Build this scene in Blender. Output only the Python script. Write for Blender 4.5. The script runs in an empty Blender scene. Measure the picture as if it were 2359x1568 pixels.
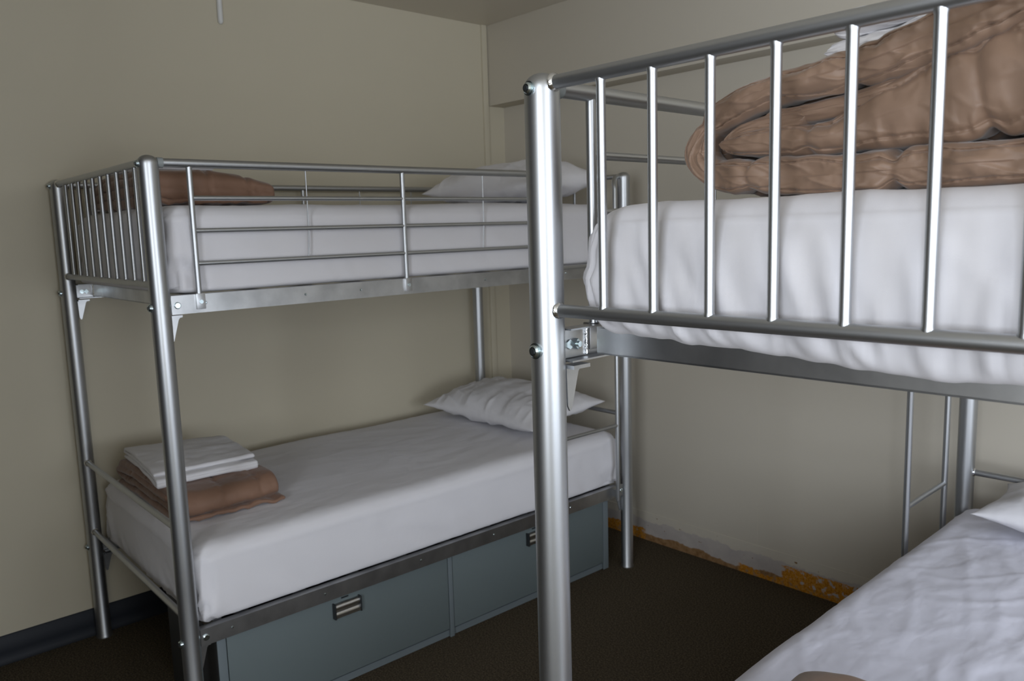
import bpy, bmesh, math
import numpy as np
from mathutils import Matrix, Vector

PI = math.pi
scene = bpy.context.scene
col = scene.collection

# ------------------------------------------------------------------ camera
cam_data = bpy.data.cameras.new('camera')
cam = bpy.data.objects.new('camera', cam_data)
col.objects.link(cam)
CAM = Vector((3.18342, -0.73472, 1.45912))
Rv = Vector((0.67164, 0.74029, -0.02952))
Uv = Vector((-0.0821, 0.11396, 0.99009))
Fv = Vector((-0.73631, 0.66256, -0.13732))
m = Matrix((Rv, Uv, -Fv)).transposed().to_4x4()
m.translation = CAM
cam.matrix_world = m
cam_data.sensor_width = 36.0
cam_data.lens = 28.1974
cam_data.clip_start = 0.02
cam_data.dof.use_dof = True
cam_data.dof.focus_distance = 1.35
cam_data.dof.aperture_fstop = 9.0
scene.camera = cam

# ------------------------------------------------------------------ light and exposure
world = bpy.data.worlds.new('world')
scene.world = world
world.use_nodes = True
world.node_tree.nodes['Background'].inputs[0].default_value = (0.62, 0.74, 1.0, 1)
world.node_tree.nodes['Background'].inputs[1].default_value = 1.0
scene.view_settings.view_transform = 'Standard'
scene.view_settings.look = 'None'
scene.view_settings.gamma = 1
scene.view_settings.use_curve_mapping = False
scene.view_settings.exposure = 0.0

ROOM_X, BACK_Y, FAR_Y, CEIL = 4.8, -2.7, 2.12, 2.472
WIN_BACK = (3.3, 4.5, 0.95, 2.15)      # x0 x1 z0 z1 in the wall behind the camera
WIN_RIGHT = (-1.1, 1.3, 0.70, 2.15)   # y0 y1 z0 z1 in the right wall

def daylight(name, loc, rot, sx, sy, power, colour):
    l = bpy.data.lights.new(name, 'AREA')
    l.shape = 'RECTANGLE'; l.size = sx; l.size_y = sy; l.energy = power; l.color = colour
    o = bpy.data.objects.new(name, l); col.objects.link(o)
    o.location = loc; o.rotation_euler = rot
    return o
daylight('daylight_back', ((WIN_BACK[0] + WIN_BACK[1]) / 2, BACK_Y - 0.16, 1.55), (PI / 2, 0, 0), 1.2, 1.2, 74, (0.87, 0.925, 1.0))
daylight('daylight_right', (ROOM_X + 0.16, (WIN_RIGHT[0] + WIN_RIGHT[1]) / 2, 1.43), (PI / 2, 0, PI / 2), 2.4, 1.45, 70, (0.87, 0.925, 1.0))

# ------------------------------------------------------------------ materials
def mat(name, color, rough=0.6, metal=0.0, spec=0.5):
    mt = bpy.data.materials.new(name); mt.use_nodes = True
    b = mt.node_tree.nodes['Principled BSDF']
    b.inputs['Base Color'].default_value = (*color, 1)
    b.inputs['Roughness'].default_value = rough
    b.inputs['Metallic'].default_value = metal
    b.inputs['Specular IOR Level'].default_value = spec
    return mt, mt.node_tree, b
def nd(nt, t, **kw):
    n = nt.nodes.new(t)
    for k, v in kw.items():
        if k in n.inputs: n.inputs[k].default_value = v
        else: setattr(n, k, v)
    return n
def bump(nt, b, scale, dist, strength=1.0, detail=3, vec=None):
    nz = nd(nt, 'ShaderNodeTexNoise', Scale=scale, Detail=detail)
    if vec: nt.links.new(vec, nz.inputs['Vector'])
    bp = nd(nt, 'ShaderNodeBump', Strength=strength, Distance=dist)
    nt.links.new(nz.outputs['Fac'], bp.inputs['Height'])
    nt.links.new(bp.outputs['Normal'], b.inputs['Normal'])
    return nz, bp
def objvec(nt, sc=(1, 1, 1)):
    tc = nd(nt, 'ShaderNodeTexCoord'); mp = nd(nt, 'ShaderNodeMapping')
    mp.inputs['Scale'].default_value = sc
    nt.links.new(tc.outputs['Object'], mp.inputs['Vector'])
    return mp.outputs['Vector']
def ramp(nt, fac, stops):
    r = nt.nodes.new('ShaderNodeValToRGB')
    e = r.color_ramp.elements
    while len(e) < len(stops): e.new(0.5)
    for i, (p, c) in enumerate(stops):
        e[i].position = p; e[i].color = (*c, 1)
    nt.links.new(fac, r.inputs['Fac'])
    return r

M = {}
# silver powder coat on tubes
mt, nt, b = mat('silver_coat', (0.50, 0.515, 0.53), 0.40, 1.0)
bump(nt, b, 900, 0.00012, 0.35, 2, objvec(nt)); M['tube'] = mt
# pressed galvanised steel
mt, nt, b = mat('pressed_steel', (0.55, 0.56, 0.57), 0.36, 1.0)
v = objvec(nt, (1, 1, 1)); nz = nd(nt, 'ShaderNodeTexNoise', Scale=14.0, Detail=4.0)
nt.links.new(v, nz.inputs['Vector'])
r = ramp(nt, nz.outputs['Fac'], [(0.35, (0.46, 0.47, 0.48)), (0.65, (0.60, 0.61, 0.62))])
nt.links.new(r.outputs['Color'], b.inputs['Base Color']); M['steel'] = mt
mt, nt, b = mat('zinc_bolt', (0.62, 0.72, 0.76), 0.2, 1.0); M['bolt'] = mt
mt, nt, b = mat('chrome_weld', (0.78, 0.79, 0.8), 0.16, 1.0)
bump(nt, b, 260, 0.0012, 0.7, 2, objvec(nt)); M['weld'] = mt
mt, nt, b = mat('dark_plastic', (0.02, 0.022, 0.024), 0.4); M['dark'] = mt
mt, nt, b = mat('grey_collar', (0.24, 0.26, 0.26), 0.5); M['collar'] = mt
# painted wall panels
def wall_material(name, c):
    mt, nt, b = mat(name, c, 0.55, 0, 0.4)
    v = objvec(nt)
    nz = nd(nt, 'ShaderNodeTexNoise', Scale=1.6, Detail=4.0)
    nt.links.new(v, nz.inputs['Vector'])
    r = ramp(nt, nz.outputs['Fac'], [(0.3, tuple(x * 0.965 for x in c)), (0.7, c)])
    nt.links.new(r.outputs['Color'], b.inputs['Base Color'])
    n2 = nd(nt, 'ShaderNodeTexNoise', Scale=260.0, Detail=2.0)
    nt.links.new(v, n2.inputs['Vector'])
    bp = nd(nt, 'ShaderNodeBump', Strength=0.25, Distance=0.0006)
    nt.links.new(n2.outputs['Fac'], bp.inputs['Height']); nt.links.new(bp.outputs['Normal'], b.inputs['Normal'])
    return mt
WALLC = (0.58, 0.53, 0.41)
M['wall'] = wall_material('cream_wall', WALLC)
M['wall_far'] = wall_material('cream_wall_far', (0.58, 0.535, 0.45))
M['ceil'] = wall_material('ceiling_paint', (0.60, 0.55, 0.46))
M['ceil'].node_tree.nodes['Principled BSDF'].inputs['Roughness'].default_value = 0.35
# carpet
mt, nt, b = mat('brown_carpet', (0.045, 0.036, 0.027), 0.95, 0, 0.1)
v = objvec(nt)
nz = nd(nt, 'ShaderNodeTexNoise', Scale=170.0, Detail=4.0, Roughness=0.7)
nt.links.new(v, nz.inputs['Vector'])
r = ramp(nt, nz.outputs['Fac'], [(0.33, (0.030, 0.024, 0.016)), (0.5, (0.072, 0.057, 0.038)), (0.68, (0.15, 0.12, 0.08))])
nt.links.new(r.outputs['Color'], b.inputs['Base Color'])
bp = nd(nt, 'ShaderNodeBump', Strength=0.9, Distance=0.004)
nt.links.new(nz.outputs['Fac'], bp.inputs['Height']); nt.links.new(bp.outputs['Normal'], b.inputs['Normal'])
M['carpet'] = mt
mt, nt, b = mat('navy_vinyl', (0.011, 0.014, 0.021), 0.55, 0, 0.3); M['base'] = mt
mt, nt, b = mat('blocker_dark', (0.05, 0.042, 0.036), 0.5, 0, 0.4); M['blocker_dark'] = mt  # dark face of the added light blocker, cuts fill and reflections
# bare strip where a skirting board was torn off
def strip_material():
    mt, nt, b = mat('torn_skirting_strip', (0.4, 0.38, 0.36), 0.8, 0, 0.2)
    tc = nd(nt, 'ShaderNodeTexCoord')
    sep = nd(nt, 'ShaderNodeSeparateXYZ'); nt.links.new(tc.outputs['Object'], sep.inputs[0])
    def math_(op, a, bb=None, clamp=False):
        n = nd(nt, 'ShaderNodeMath'); n.operation = op; n.use_clamp = clamp
        for i, x in enumerate((a, bb)):
            if x is None: continue
            if isinstance(x, (int, float)): n.inputs[i].default_value = x
            else: nt.links.new(x, n.inputs[i])
        return n.outputs[0]
    def noise(s, d=4.0, sc=(1, 1, 1)):
        mp = nd(nt, 'ShaderNodeMapping'); mp.inputs['Scale'].default_value = sc
        nt.links.new(tc.outputs['Object'], mp.inputs['Vector'])
        n = nd(nt, 'ShaderNodeTexNoise', Scale=s, Detail=d, Roughness=0.65)
        nt.links.new(mp.outputs['Vector'], n.inputs['Vector']); return n.outputs['Fac']
    def mix(f, a, c):
        n = nd(nt, 'ShaderNodeMix'); n.data_type = 'RGBA'
        nt.links.new(f, n.inputs[0])
        for i, x in ((6, a), (7, c)):
            if isinstance(x, tuple): n.inputs[i].default_value = (*x, 1)
            else: nt.links.new(x, n.inputs[i])
        return n.outputs[2]
    X, Z = sep.outputs['X'], sep.outputs['Z']
    n1 = noise(9); n2 = noise(45); n3 = noise(130, 3)
    plaster = ramp(nt, n1, [(0.35, (0.43, 0.39, 0.37)), (0.7, (0.52, 0.48, 0.44))]).outputs['Color']
    cream = (0.58, 0.535, 0.45)
    # top edge of the plaster is ragged
    edge = math_('ADD', 0.095, math_('MULTIPLY', math_('SUBTRACT', n1, 0.5), 0.07))
    ftop = math_('MULTIPLY', math_('SUBTRACT', Z, edge), 220, True)
    c0 = mix(ftop, plaster, cream)
    # timber strip along the floor
    tim = ramp(nt, n2, [(0.3, (0.20, 0.105, 0.04)), (0.7, (0.36, 0.22, 0.11))]).outputs['Color']
    te = math_('ADD', 0.028, math_('MULTIPLY', math_('SUBTRACT', noise(5), 0.45), 0.09))
    ft = math_('MULTIPLY', math_('SUBTRACT', te, Z), 260, True)
    c1 = mix(ft, c0, tim)
    # orange adhesive, a big patch to the right and one by the cabinet
    adh = ramp(nt, n3, [(0.35, (0.36, 0.13, 0.008)), (0.55, (0.55, 0.24, 0.02)), (0.78, (0.46, 0.30, 0.14))]).outputs['Color']
    xa = math_('MULTIPLY', math_('SUBTRACT', math_('ADD', X, math_('MULTIPLY', math_('SUBTRACT', n1, 0.5), 0.25)), 1.60), 60, True)
    za = math_('MULTIPLY', math_('SUBTRACT', math_('ADD', 0.088, math_('MULTIPLY', math_('SUBTRACT', n2, 0.5), 0.03)), Z), 260, True)
    fa = math_('MULTIPLY', xa, za)
    xb = math_('MULTIPLY', math_('SUBTRACT', X, 1.40), 60, True)
    zb = math_('MULTIPLY', math_('SUBTRACT', math_('ADD', 0.022, math_('MULTIPLY', math_('SUBTRACT', n1, 0.4), 0.10)), Z), 260, True)
    fb = math_('MULTIPLY', xb, zb)
    xc = math_('MULTIPLY', math_('SUBTRACT', 0.915, X), 60, True)
    zc = math_('MULTIPLY', math_('SUBTRACT', math_('ADD', 0.055, math_('MULTIPLY', math_('SUBTRACT', n1, 0.5), 0.08)), Z), 260, True)
    fc = math_('MULTIPLY', xc, zc)
    fm = math_('MAXIMUM', math_('MAXIMUM', fa, fb), fc)
    keep = math_('MULTIPLY', math_('SUBTRACT', 0.60, n2), 14, True)
    c2 = mix(math_('MULTIPLY', fm, keep), c1, adh)
    # small brown chips
    chip = math_('MULTIPLY', math_('SUBTRACT', noise(38, 2), 0.70), 30, True)
    c3 = mix(chip, c2, (0.22, 0.13, 0.05))
    nt.links.new(c3, b.inputs['Base Color'])
    bp = nd(nt, 'ShaderNodeBump', Strength=0.6, Distance=0.002)
    nt.links.new(n2, bp.inputs['Height']); nt.links.new(bp.outputs['Normal'], b.inputs['Normal'])
    return mt
M['strip'] = strip_material()
# cloths
def cloth(name, c, rough, sheen, s1, d1, s2, d2, spec=0.3, sc=(1, 1, 1)):
    mt, nt, b = mat(name, c, rough, 0, spec)
    b.inputs['Sheen Weight'].default_value = sheen
    b.inputs['Sheen Roughness'].default_value = 0.4
    v = objvec(nt, sc)
    a = nd(nt, 'ShaderNodeTexNoise', Scale=s1, Detail=2.5, Roughness=0.5, Distortion=0.2)
    c2 = nd(nt, 'ShaderNodeTexNoise', Scale=s2, Detail=2.0)
    nt.links.new(v, a.inputs['Vector']); nt.links.new(v, c2.inputs['Vector'])
    b1 = nd(nt, 'ShaderNodeBump', Strength=0.7, Distance=d1)
    b2 = nd(nt, 'ShaderNodeBump', Strength=0.4, Distance=d2)
    nt.links.new(a.outputs['Fac'], b1.inputs['Height']); nt.links.new(c2.outputs['Fac'], b2.inputs['Height'])
    nt.links.new(b1.outputs['Normal'], b2.inputs['Normal']); nt.links.new(b2.outputs['Normal'], b.inputs['Normal'])
    return mt
M['sheet'] = cloth('white_cotton_sheet', (0.70, 0.69, 0.72), 0.8, 0.12, 11, 0.0035, 700, 0.0003, sc=(1.8, 0.6, 1.0))
M['sheet_daylit'] = cloth('daylit_cotton_sheet', (0.77, 0.77, 0.86), 0.8, 0.12, 10, 0.006, 700, 0.0003, sc=(1.6, 0.9, 1.0))  # brighter, bluer copy of the white sheet, window daylight put into its colour
M['pillow'] = cloth('white_pillow_cotton', (0.72, 0.71, 0.73), 0.8, 0.12, 16, 0.006, 700, 0.0003)
M['duvet'] = cloth('brown_satin', (0.255, 0.165, 0.113), 0.50, 0.25, 30, 0.0015, 900, 0.0002, 0.4)
M['duvet_dull'] = cloth('brown_comforter', (0.215, 0.122, 0.080), 0.65, 0.25, 22, 0.004, 900, 0.0002, 0.35)
# storage cabinet
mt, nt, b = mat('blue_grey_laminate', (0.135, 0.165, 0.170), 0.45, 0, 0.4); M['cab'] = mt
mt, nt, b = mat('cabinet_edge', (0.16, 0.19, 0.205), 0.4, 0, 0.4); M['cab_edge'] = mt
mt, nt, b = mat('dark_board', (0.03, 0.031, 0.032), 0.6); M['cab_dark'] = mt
mt, nt, b = mat('satin_aluminium', (0.72, 0.72, 0.70), 0.28, 1.0); M['alu'] = mt
mt, nt, b = mat('white_frame', (0.7, 0.7, 0.68), 0.4); M['frame'] = mt

# ------------------------------------------------------------------ mesh helpers
def link(name, verts, faces, material, parent=None, smooth=True, sharp=None):
    me = bpy.data.meshes.new(name)
    me.from_pydata([tuple(map(float, p)) for p in verts], [], faces)
    me.materials.append(material)
    if smooth:
        for p in me.polygons: p.use_smooth = True
        if sharp: me.set_sharp_from_angle(angle=math.radians(sharp))
    me.update()
    o = bpy.data.objects.new(name, me); col.objects.link(o)
    if parent: o.parent = parent
    return o
class MB:
    def __init__(s): s.v = []; s.f = []
    def add(s, vs, fs):
        n = len(s.v); s.v += list(vs); s.f += [tuple(i + n for i in f) for f in fs]; return s
    def box(s, a, b, bev=0.0):
        bm = bmesh.new()
        bmesh.ops.create_cube(bm, size=1)
        for v in bm.verts:
            v.co = Vector([(a[i] + b[i]) / 2 + v.co[i] * (b[i] - a[i]) for i in range(3)])
        if bev: bmesh.ops.bevel(bm, geom=bm.edges[:], offset=bev, segments=2, affect='EDGES', profile=0.6)
        bm.verts.index_update()
        s.add([tuple(v.co) for v in bm.verts], [tuple(v.index for v in f.verts) for f in bm.faces]); bm.free(); return s
    def tube(s, pts, r, n=20, cap=True):
        P = [Vector(p) for p in pts]; rs = r if isinstance(r, (list, tuple)) else [r] * len(P)
        t0 = (P[1] - P[0]).normalized()
        a = Vector((0, 0, 1)) if abs(t0.z) < 0.9 else Vector((1, 0, 0))
        nrm = (a - t0 * a.dot(t0)).normalized()
        rings = []; vs = []
        for i, p in enumerate(P):
            t = (P[min(i + 1, len(P) - 1)] - P[max(i - 1, 0)]).normalized()
            nrm = (nrm - t * nrm.dot(t)).normalized(); bi = t.cross(nrm)
            for k in range(n):
                an = 2 * PI * k / n
                vs.append(tuple(p + (nrm * math.cos(an) + bi * math.sin(an)) * rs[i]))
        fs = []
        for i in range(len(P) - 1):
            for k in range(n):
                fs.append((i * n + k, i * n + (k + 1) % n, (i + 1) * n + (k + 1) % n, (i + 1) * n + k))
        if cap:
            fs.append(tuple(range(n))[::-1]); fs.append(tuple((len(P) - 1) * n + k for k in range(n)))
        s.add(vs, fs); return s
    def prism(s, poly, axis, a, b):
        n = len(poly)
        def mk(p, t):
            q = [p[0], p[1]]; q.insert(axis, t); return tuple(q)
        vs = [mk(p, a) for p in poly] + [mk(p, b) for p in poly]
        fs = [tuple(range(n))[::-1], tuple(range(n, 2 * n))] + [(i, (i + 1) % n, n + (i + 1) % n, n + i) for i in range(n)]
        s.add(vs, fs); return s
    def build(s, name, material, parent=None, smooth=True, sharp=35):
        o = link(name, s.v, s.f, material, parent, smooth, sharp)
        bm = bmesh.new(); bm.from_mesh(o.data)
        bmesh.ops.recalc_face_normals(bm, faces=bm.faces); bm.to_mesh(o.data); bm.free()
        if smooth:
            for p in o.data.polygons: p.use_smooth = True
            o.data.set_sharp_from_angle(angle=math.radians(sharp))
        return o
def empty(name, loc, rz=0.0):
    o = bpy.data.objects.new(name, None); col.objects.link(o)
    o.location = loc; o.rotation_euler = (0, 0, rz); o.empty_display_size = 0.1
    return o
def tag(o, label, cat, group=None):
    o['label'] = label; o['category'] = cat
    if group: o['group'] = group
    return o
def structure(o):
    o['kind'] = 'structure'; return o

# vectorised value noise (smooth), returns about -1..1
def _h(i, j, k, seed):
    n = (i * 374761393 + j * 668265263 + k * 2147483647 + seed * 974711) & 0xffffffff
    n = ((n ^ (n >> 13)) * 1274126177) & 0xffffffff
    n = n ^ (n >> 16)
    return (n & 0xffff) / 32767.5 - 1.0
def vnoise(p, seed=0):
    p = np.asarray(p, float); i = np.floor(p).astype(np.int64); f = p - i
    f = f * f * f * (f * (f * 6 - 15) + 10)
    r = 0
    for dx in (0, 1):
        for dy in (0, 1):
            for dz in (0, 1):
                w = (f[:, 0] if dx else 1 - f[:, 0]) * (f[:, 1] if dy else 1 - f[:, 1]) * (f[:, 2] if dz else 1 - f[:, 2])
                r = r + w * _h(i[:, 0] + dx, i[:, 1] + dy, i[:, 2] + dz, seed)
    return r
def fbm(p, seed=0, o=3, gain=0.5):
    r = 0; a = 1; q = np.asarray(p, float)
    for k in range(o):
        r = r + a * vnoise(q, seed + k * 17); q = q * 2.03 + 11.7; a *= gain
    return r
def ridge(p, seed=0):
    return 1 - np.abs(vnoise(p, seed)) * 2
def normals(V, F):
    N = np.zeros_like(V); F = np.array([f if len(f) == 4 else (f[0], f[1], f[2], f[2]) for f in F])
    a, b_, c, d = V[F[:, 0]], V[F[:, 1]], V[F[:, 2]], V[F[:, 3]]
    n = np.cross(c - a, d - b_)
    for k in range(4): np.add.at(N, F[:, k], n)
    return N / (np.linalg.norm(N, axis=1, keepdims=True) + 1e-12)
def box_surface(xs, ys, zs):
    idx = {}; V = []; F = []
    nx, ny, nz = len(xs) - 1, len(ys) - 1, len(zs) - 1
    def g(i, j, k):
        t = (i, j, k)
        if t not in idx: idx[t] = len(V); V.append((xs[i], ys[j], zs[k]))
        return idx[t]
    for i in range(nx):
        for j in range(ny):
            F.append((g(i, j, 0), g(i, j + 1, 0), g(i + 1, j + 1, 0), g(i + 1, j, 0)))
            F.append((g(i, j, nz), g(i + 1, j, nz), g(i + 1, j + 1, nz), g(i, j + 1, nz)))
    for i in range(nx):
        for k in range(nz):
            F.append((g(i, 0, k), g(i + 1, 0, k), g(i + 1, 0, k + 1), g(i, 0, k + 1)))
            F.append((g(i, ny, k), g(i, ny, k + 1), g(i + 1, ny, k + 1), g(i + 1, ny, k)))
    for j in range(ny):
        for k in range(nz):
            F.append((g(0, j, k), g(0, j, k + 1), g(0, j + 1, k + 1), g(0, j + 1, k)))
            F.append((g(nx, j, k), g(nx, j + 1, k), g(nx, j + 1, k + 1), g(nx, j, k + 1)))
    return np.array(V, float), F
def rounded(V, lo, hi, r, rz=None):
    lo = np.array(lo); hi = np.array(hi); r = np.array(r if hasattr(r, '__len__') else (r, r, r), float)
    q = np.clip(V, lo + r, hi - r); d = (V - q) / r
    # on faces |d| max comp is 1 -> map onto unit sphere-ish
    ln = np.linalg.norm(d, axis=1, keepdims=True)
    mx = np.max(np.abs(d), axis=1, keepdims=True)
    d = np.where(ln > 1e-9, d / np.maximum(ln, 1e-9) * mx, d)
    return q + d * r

# ------------------------------------------------------------------ the room
def room():
    t = 0.12
    mb = MB().box((-t, BACK_Y - t, 0), (0, FAR_Y + t, CEIL)); structure(mb.build('wall_left', M['wall'], smooth=False))
    mb = MB().box((-t, FAR_Y, 0), (ROOM_X + t, FAR_Y + t, CEIL)); structure(mb.build('wall_far', M['wall_far'], smooth=False))
    mb = MB().box((-t, BACK_Y - t, -0.1), (ROOM_X + t, FAR_Y + t, 0)); structure(mb.build('floor', M['carpet'], smooth=False))
    mb = MB().box((-t, BACK_Y - t, CEIL), (ROOM_X + t, FAR_Y + t, CEIL + 0.1)); structure(mb.build('ceiling', M['ceil'], smooth=False))
    x0, x1, z0, z1 = WIN_BACK
    mb = MB().box((0, BACK_Y - t, 0), (x0, BACK_Y, CEIL)).box((x1, BACK_Y - t, 0), (ROOM_X, BACK_Y, CEIL))
    mb.box((x0, BACK_Y - t, 0), (x1, BACK_Y, z0)).box((x0, BACK_Y - t, z1), (x1, BACK_Y, CEIL))
    structure(mb.build('wall_back', M['wall'], smooth=False))
    mb = MB()
    for a, b_ in ((x0, x0 + .05), (x1 - .05, x1)): mb.box((a, BACK_Y - .09, z0), (b_, BACK_Y - .03, z1))
    mb.box((x0, BACK_Y - .09, z0), (x1, BACK_Y - .03, z0 + .05)).box((x0, BACK_Y - .09, z1 - .05), (x1, BACK_Y - .03, z1))
    structure(mb.build('window_1', M['frame'], smooth=False))
    y0, y1, z0, z1 = WIN_RIGHT
    mb = MB().box((ROOM_X, BACK_Y - t, 0), (ROOM_X + t, y0, CEIL)).box((ROOM_X, y1, 0), (ROOM_X + t, FAR_Y, CEIL))
    mb.box((ROOM_X, y0, 0), (ROOM_X + t, y1, z0)).box((ROOM_X, y0, z1), (ROOM_X + t, y1, CEIL))
    structure(mb.build('wall_right', M['wall'], smooth=False))
    mb = MB()
    for a, b_ in ((y0, y0 + .05), (y1 - .05, y1)): mb.box((ROOM_X + .03, a, z0), (ROOM_X + .09, b_, z1))
    mb.box((ROOM_X + .03, y0, z0), (ROOM_X + .09, y1, z0 + .05)).box((ROOM_X + .03, y0, z1 - .05), (ROOM_X + .09, y1, z1))
    structure(mb.build('window_2', M['frame'], smooth=False))
    # added unseen block behind the camera, shades the near left wall
    structure(MB().box((0.0, BACK_Y, 0.0), (2.2, -1.3, CEIL)).build('light_blocker', M['blocker_dark'], smooth=False))
    # bulkhead over the far wall
    structure(MB().box((0.0, 2.013, 2.081), (ROOM_X, FAR_Y, CEIL), 0.002).build('trim_1', M['wall_far']))
    # joint strip in the corner of the left wall
    structure(MB().box((0.0, 1.978, 0.0), (0.012, 2.010, CEIL), 0.0015).build('trim_2', M['wall']))
    # torn-off skirting strip on the far wall
    structure(MB().box((0.0, FAR_Y - 0.003, 0.0), (ROOM_X, FAR_Y, 0.135)).build('baseboard_far', M['strip'], smooth=False))
    # coved vinyl skirting on the left wall
    prof = [(0, 0), (0.016, 0), (0.012, 0.004), (0.006, 0.018), (0.004, 0.04), (0.004, 0.099), (0, 0.102)]
    mb = MB().prism(prof, 1, BACK_Y, 1.975)
    structure(mb.build('baseboard_left', M['base'], sharp=60))
    # panel seam on far wall
    structure(MB().box((1.488, FAR_Y - 0.0004, 0.13), (1.4900, FAR_Y, 2.08)).build('trim_3', M['wall_far'], smooth=False))
room()
# rounded cable cover on the left wall
mb = MB(); mb.tube([(0.006, 0.642, 2.466), (0.006, 0.642, 2.30), (0.006, 0.642, 2.292), (0.006, 0.642, 2.287)], [0.0105, 0.0105, 0.009, 0.004], 16)
tag(mb.build('cable_cover', M['frame']), 'small rounded pale cable cover running down the left wall from the ceiling', 'cable cover')

# ------------------------------------------------------------------ bunk beds
W, L, H = 0.97, 1.845, 1.675
PR = 0.0255
ZG = 1.656
def bunk(name, loc, rz, mirror, label):
    """ladder side is u = W for the bed on the left, u = 0 when mirrored"""
    root = empty(name, loc, rz); tag(root, label, 'bunk bed', 'silver metal bunk beds')
    def U(u): return (W - u) if mirror else u
    sg = -1 if mirror else 1
    def P(u, v, z): return (U(u), v, z)
    # posts with domed caps
    for u in (0, W):
        for v in (0, L):
            prof = [(0.0, 0.028), (0.006, 0.0275), (0.010, PR)]
            top = H - 0.012
            prof += [(0.5, PR), (1.0, PR), (top - 0.012, PR), (top - 0.008, PR)]
            for k in range(1, 7):
                a = k / 6 * PI / 2
                prof.append((top - 0.008 + 0.020 * math.sin(a), PR * math.cos(a) if k < 6 else 0.0008))
            post = MB().tube([P(u, v, z) for z, r in prof], [r for z, r in prof], 36).build('post', M['tube'], root, sharp=50)
            s = -1 if v == 0 else 1
            for z in (0.352, 1.283, 1.652):
                r0 = 0.0095 if z < 1.5 else 0.008
                mb = MB().tube([P(u, v + s * (PR - 0.003), z), P(u, v + s * (PR + 0.0015), z)], r0 * 1.25, 20)
                mb.tube([P(u, v + s * (PR), z), P(u, v + s * (PR + 0.004), z), P(u, v + s * (PR + 0.0065), z)], [r0, r0, r0 * 0.72], 20)
                mb.build('bolt', M['bolt'], post)
                MB().tube([P(u, v + s * (PR + 0.006), z), P(u, v + s * (PR + 0.0072), z)], r0 * 0.45, 6).build('bolt_socket', M['dark'], post)
    # end rails and bars
    for v in (0, L):
        for z, r in ((1.659, 0.0098), (1.341, 0.0093), (0.670, 0.0095), (0.411, 0.0095)):
            rail = MB().tube([P(0.018, v, z), P(W - 0.018, v, z)], r, 24).build('end_rail', M['tube'], root)
            for u, s in ((PR - 0.003, 1), (W - PR + 0.003, -1)):
                mb = MB().tube([P(u - 0.002 * s, v, z), P(u + 0.001 * s, v, z), P(u + 0.004 * s, v, z), P(u + 0.0065 * s, v, z)], [r * 1.1, r * 1.38, r * 1.3, r * 1.0], 20)
                mb.build('weld', M['weld'], rail)
        for k in range(10):
            u = 0.1084 + 0.0835 * k
            uu = u if not mirror else W - u
            MB().tube([P(uu, v, 1.344), P(uu, v, 1.3485), P(uu, v, 1.3525), P(uu, v, 1.6465), P(uu, v, 1.650), P(uu, v, 1.656)],
                      [0.0066, 0.0074, 0.0063, 0.0063, 0.0074, 0.0066], 18).build('end_bar', M['tube'], root)
    # guard rails
    hz = (1.566, 1.480, 1.393)
    def upright(u, v, parent=root):
        o = MB().tube([P(u, v, 1.312), P(u, v, 1.64), P(u, v, ZG)], 0.0078, 18).build('guard_upright', M['tube'], parent)
        MB().box(tuple(np.minimum(P(u - 0.002, v - .012, 1.271), P(u + 0.012, v + .012, 1.313))), tuple(np.maximum(P(u - 0.002, v - .012, 1.271), P(u + 0.012, v + .012, 1.313))), 0.001).build('fixing_plate', M['steel'], o)
        MB().tube([P(u + 0.011, v, 1.291), P(u + 0.0145, v, 1.291)], 0.0055, 14).build('bolt', M['bolt'], o)
    u = W
    LU = W + 0.030
    # ladder-side top rail ends at the ladder opening
    MB().tube([P(W, 0.02, ZG), P(W, 1.39, ZG)], 0.0117, 22).build('guard_rail', M['tube'], root)
    MB().tube([P(W, 0.022, ZG), P(W, 0.036, ZG)], 0.0135, 22).build('rail_collar', M['collar'], root)
    for v in (0.103, 0.774, 1.39): upright(W, v)
    for a, b_ in ((0.103, 0.774), (0.774, 1.39)):
        for z in hz:
            MB().tube([P(W, a, z), P(W, b_, z)], 0.0065, 16).build('guard_rail', M['tube'], root)
        mid = (a + b_) / 2 if b_ < 1 else 1.105
        MB().tube([P(W, mid - 0.006, hz[2]), P(W, mid, hz[1]), P(W, mid, ZG)], 0.002, 10).build('guard_wire', M['tube'], root)
    # wall-side guard, full length
    MB().tube([P(0, 0.02, ZG), P(0, L - 0.02, ZG)], 0.0117, 22).build('guard_rail', M['tube'], root)
    for v in (0.103, 0.922, 1.742):
        o = MB().tube([P(0, v, 1.312), P(0, v, ZG)], 0.0078, 18).build('guard_upright', M['tube'], root)
    for a, b_ in ((0.103, 0.922), (0.922, 1.742)):
        for z in hz:
            MB().tube([P(0, a, z), P(0, b_, z)], 0.0065, 16).build('guard_rail', M['tube'], root)
        for q in (1, 2):
            v = a + (b_ - a) * q / 3
            MB().tube([P(0, v, hz[2]), P(0, v, ZG)], 0.002, 10).build('guard_wire', M['tube'], root)
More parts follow.
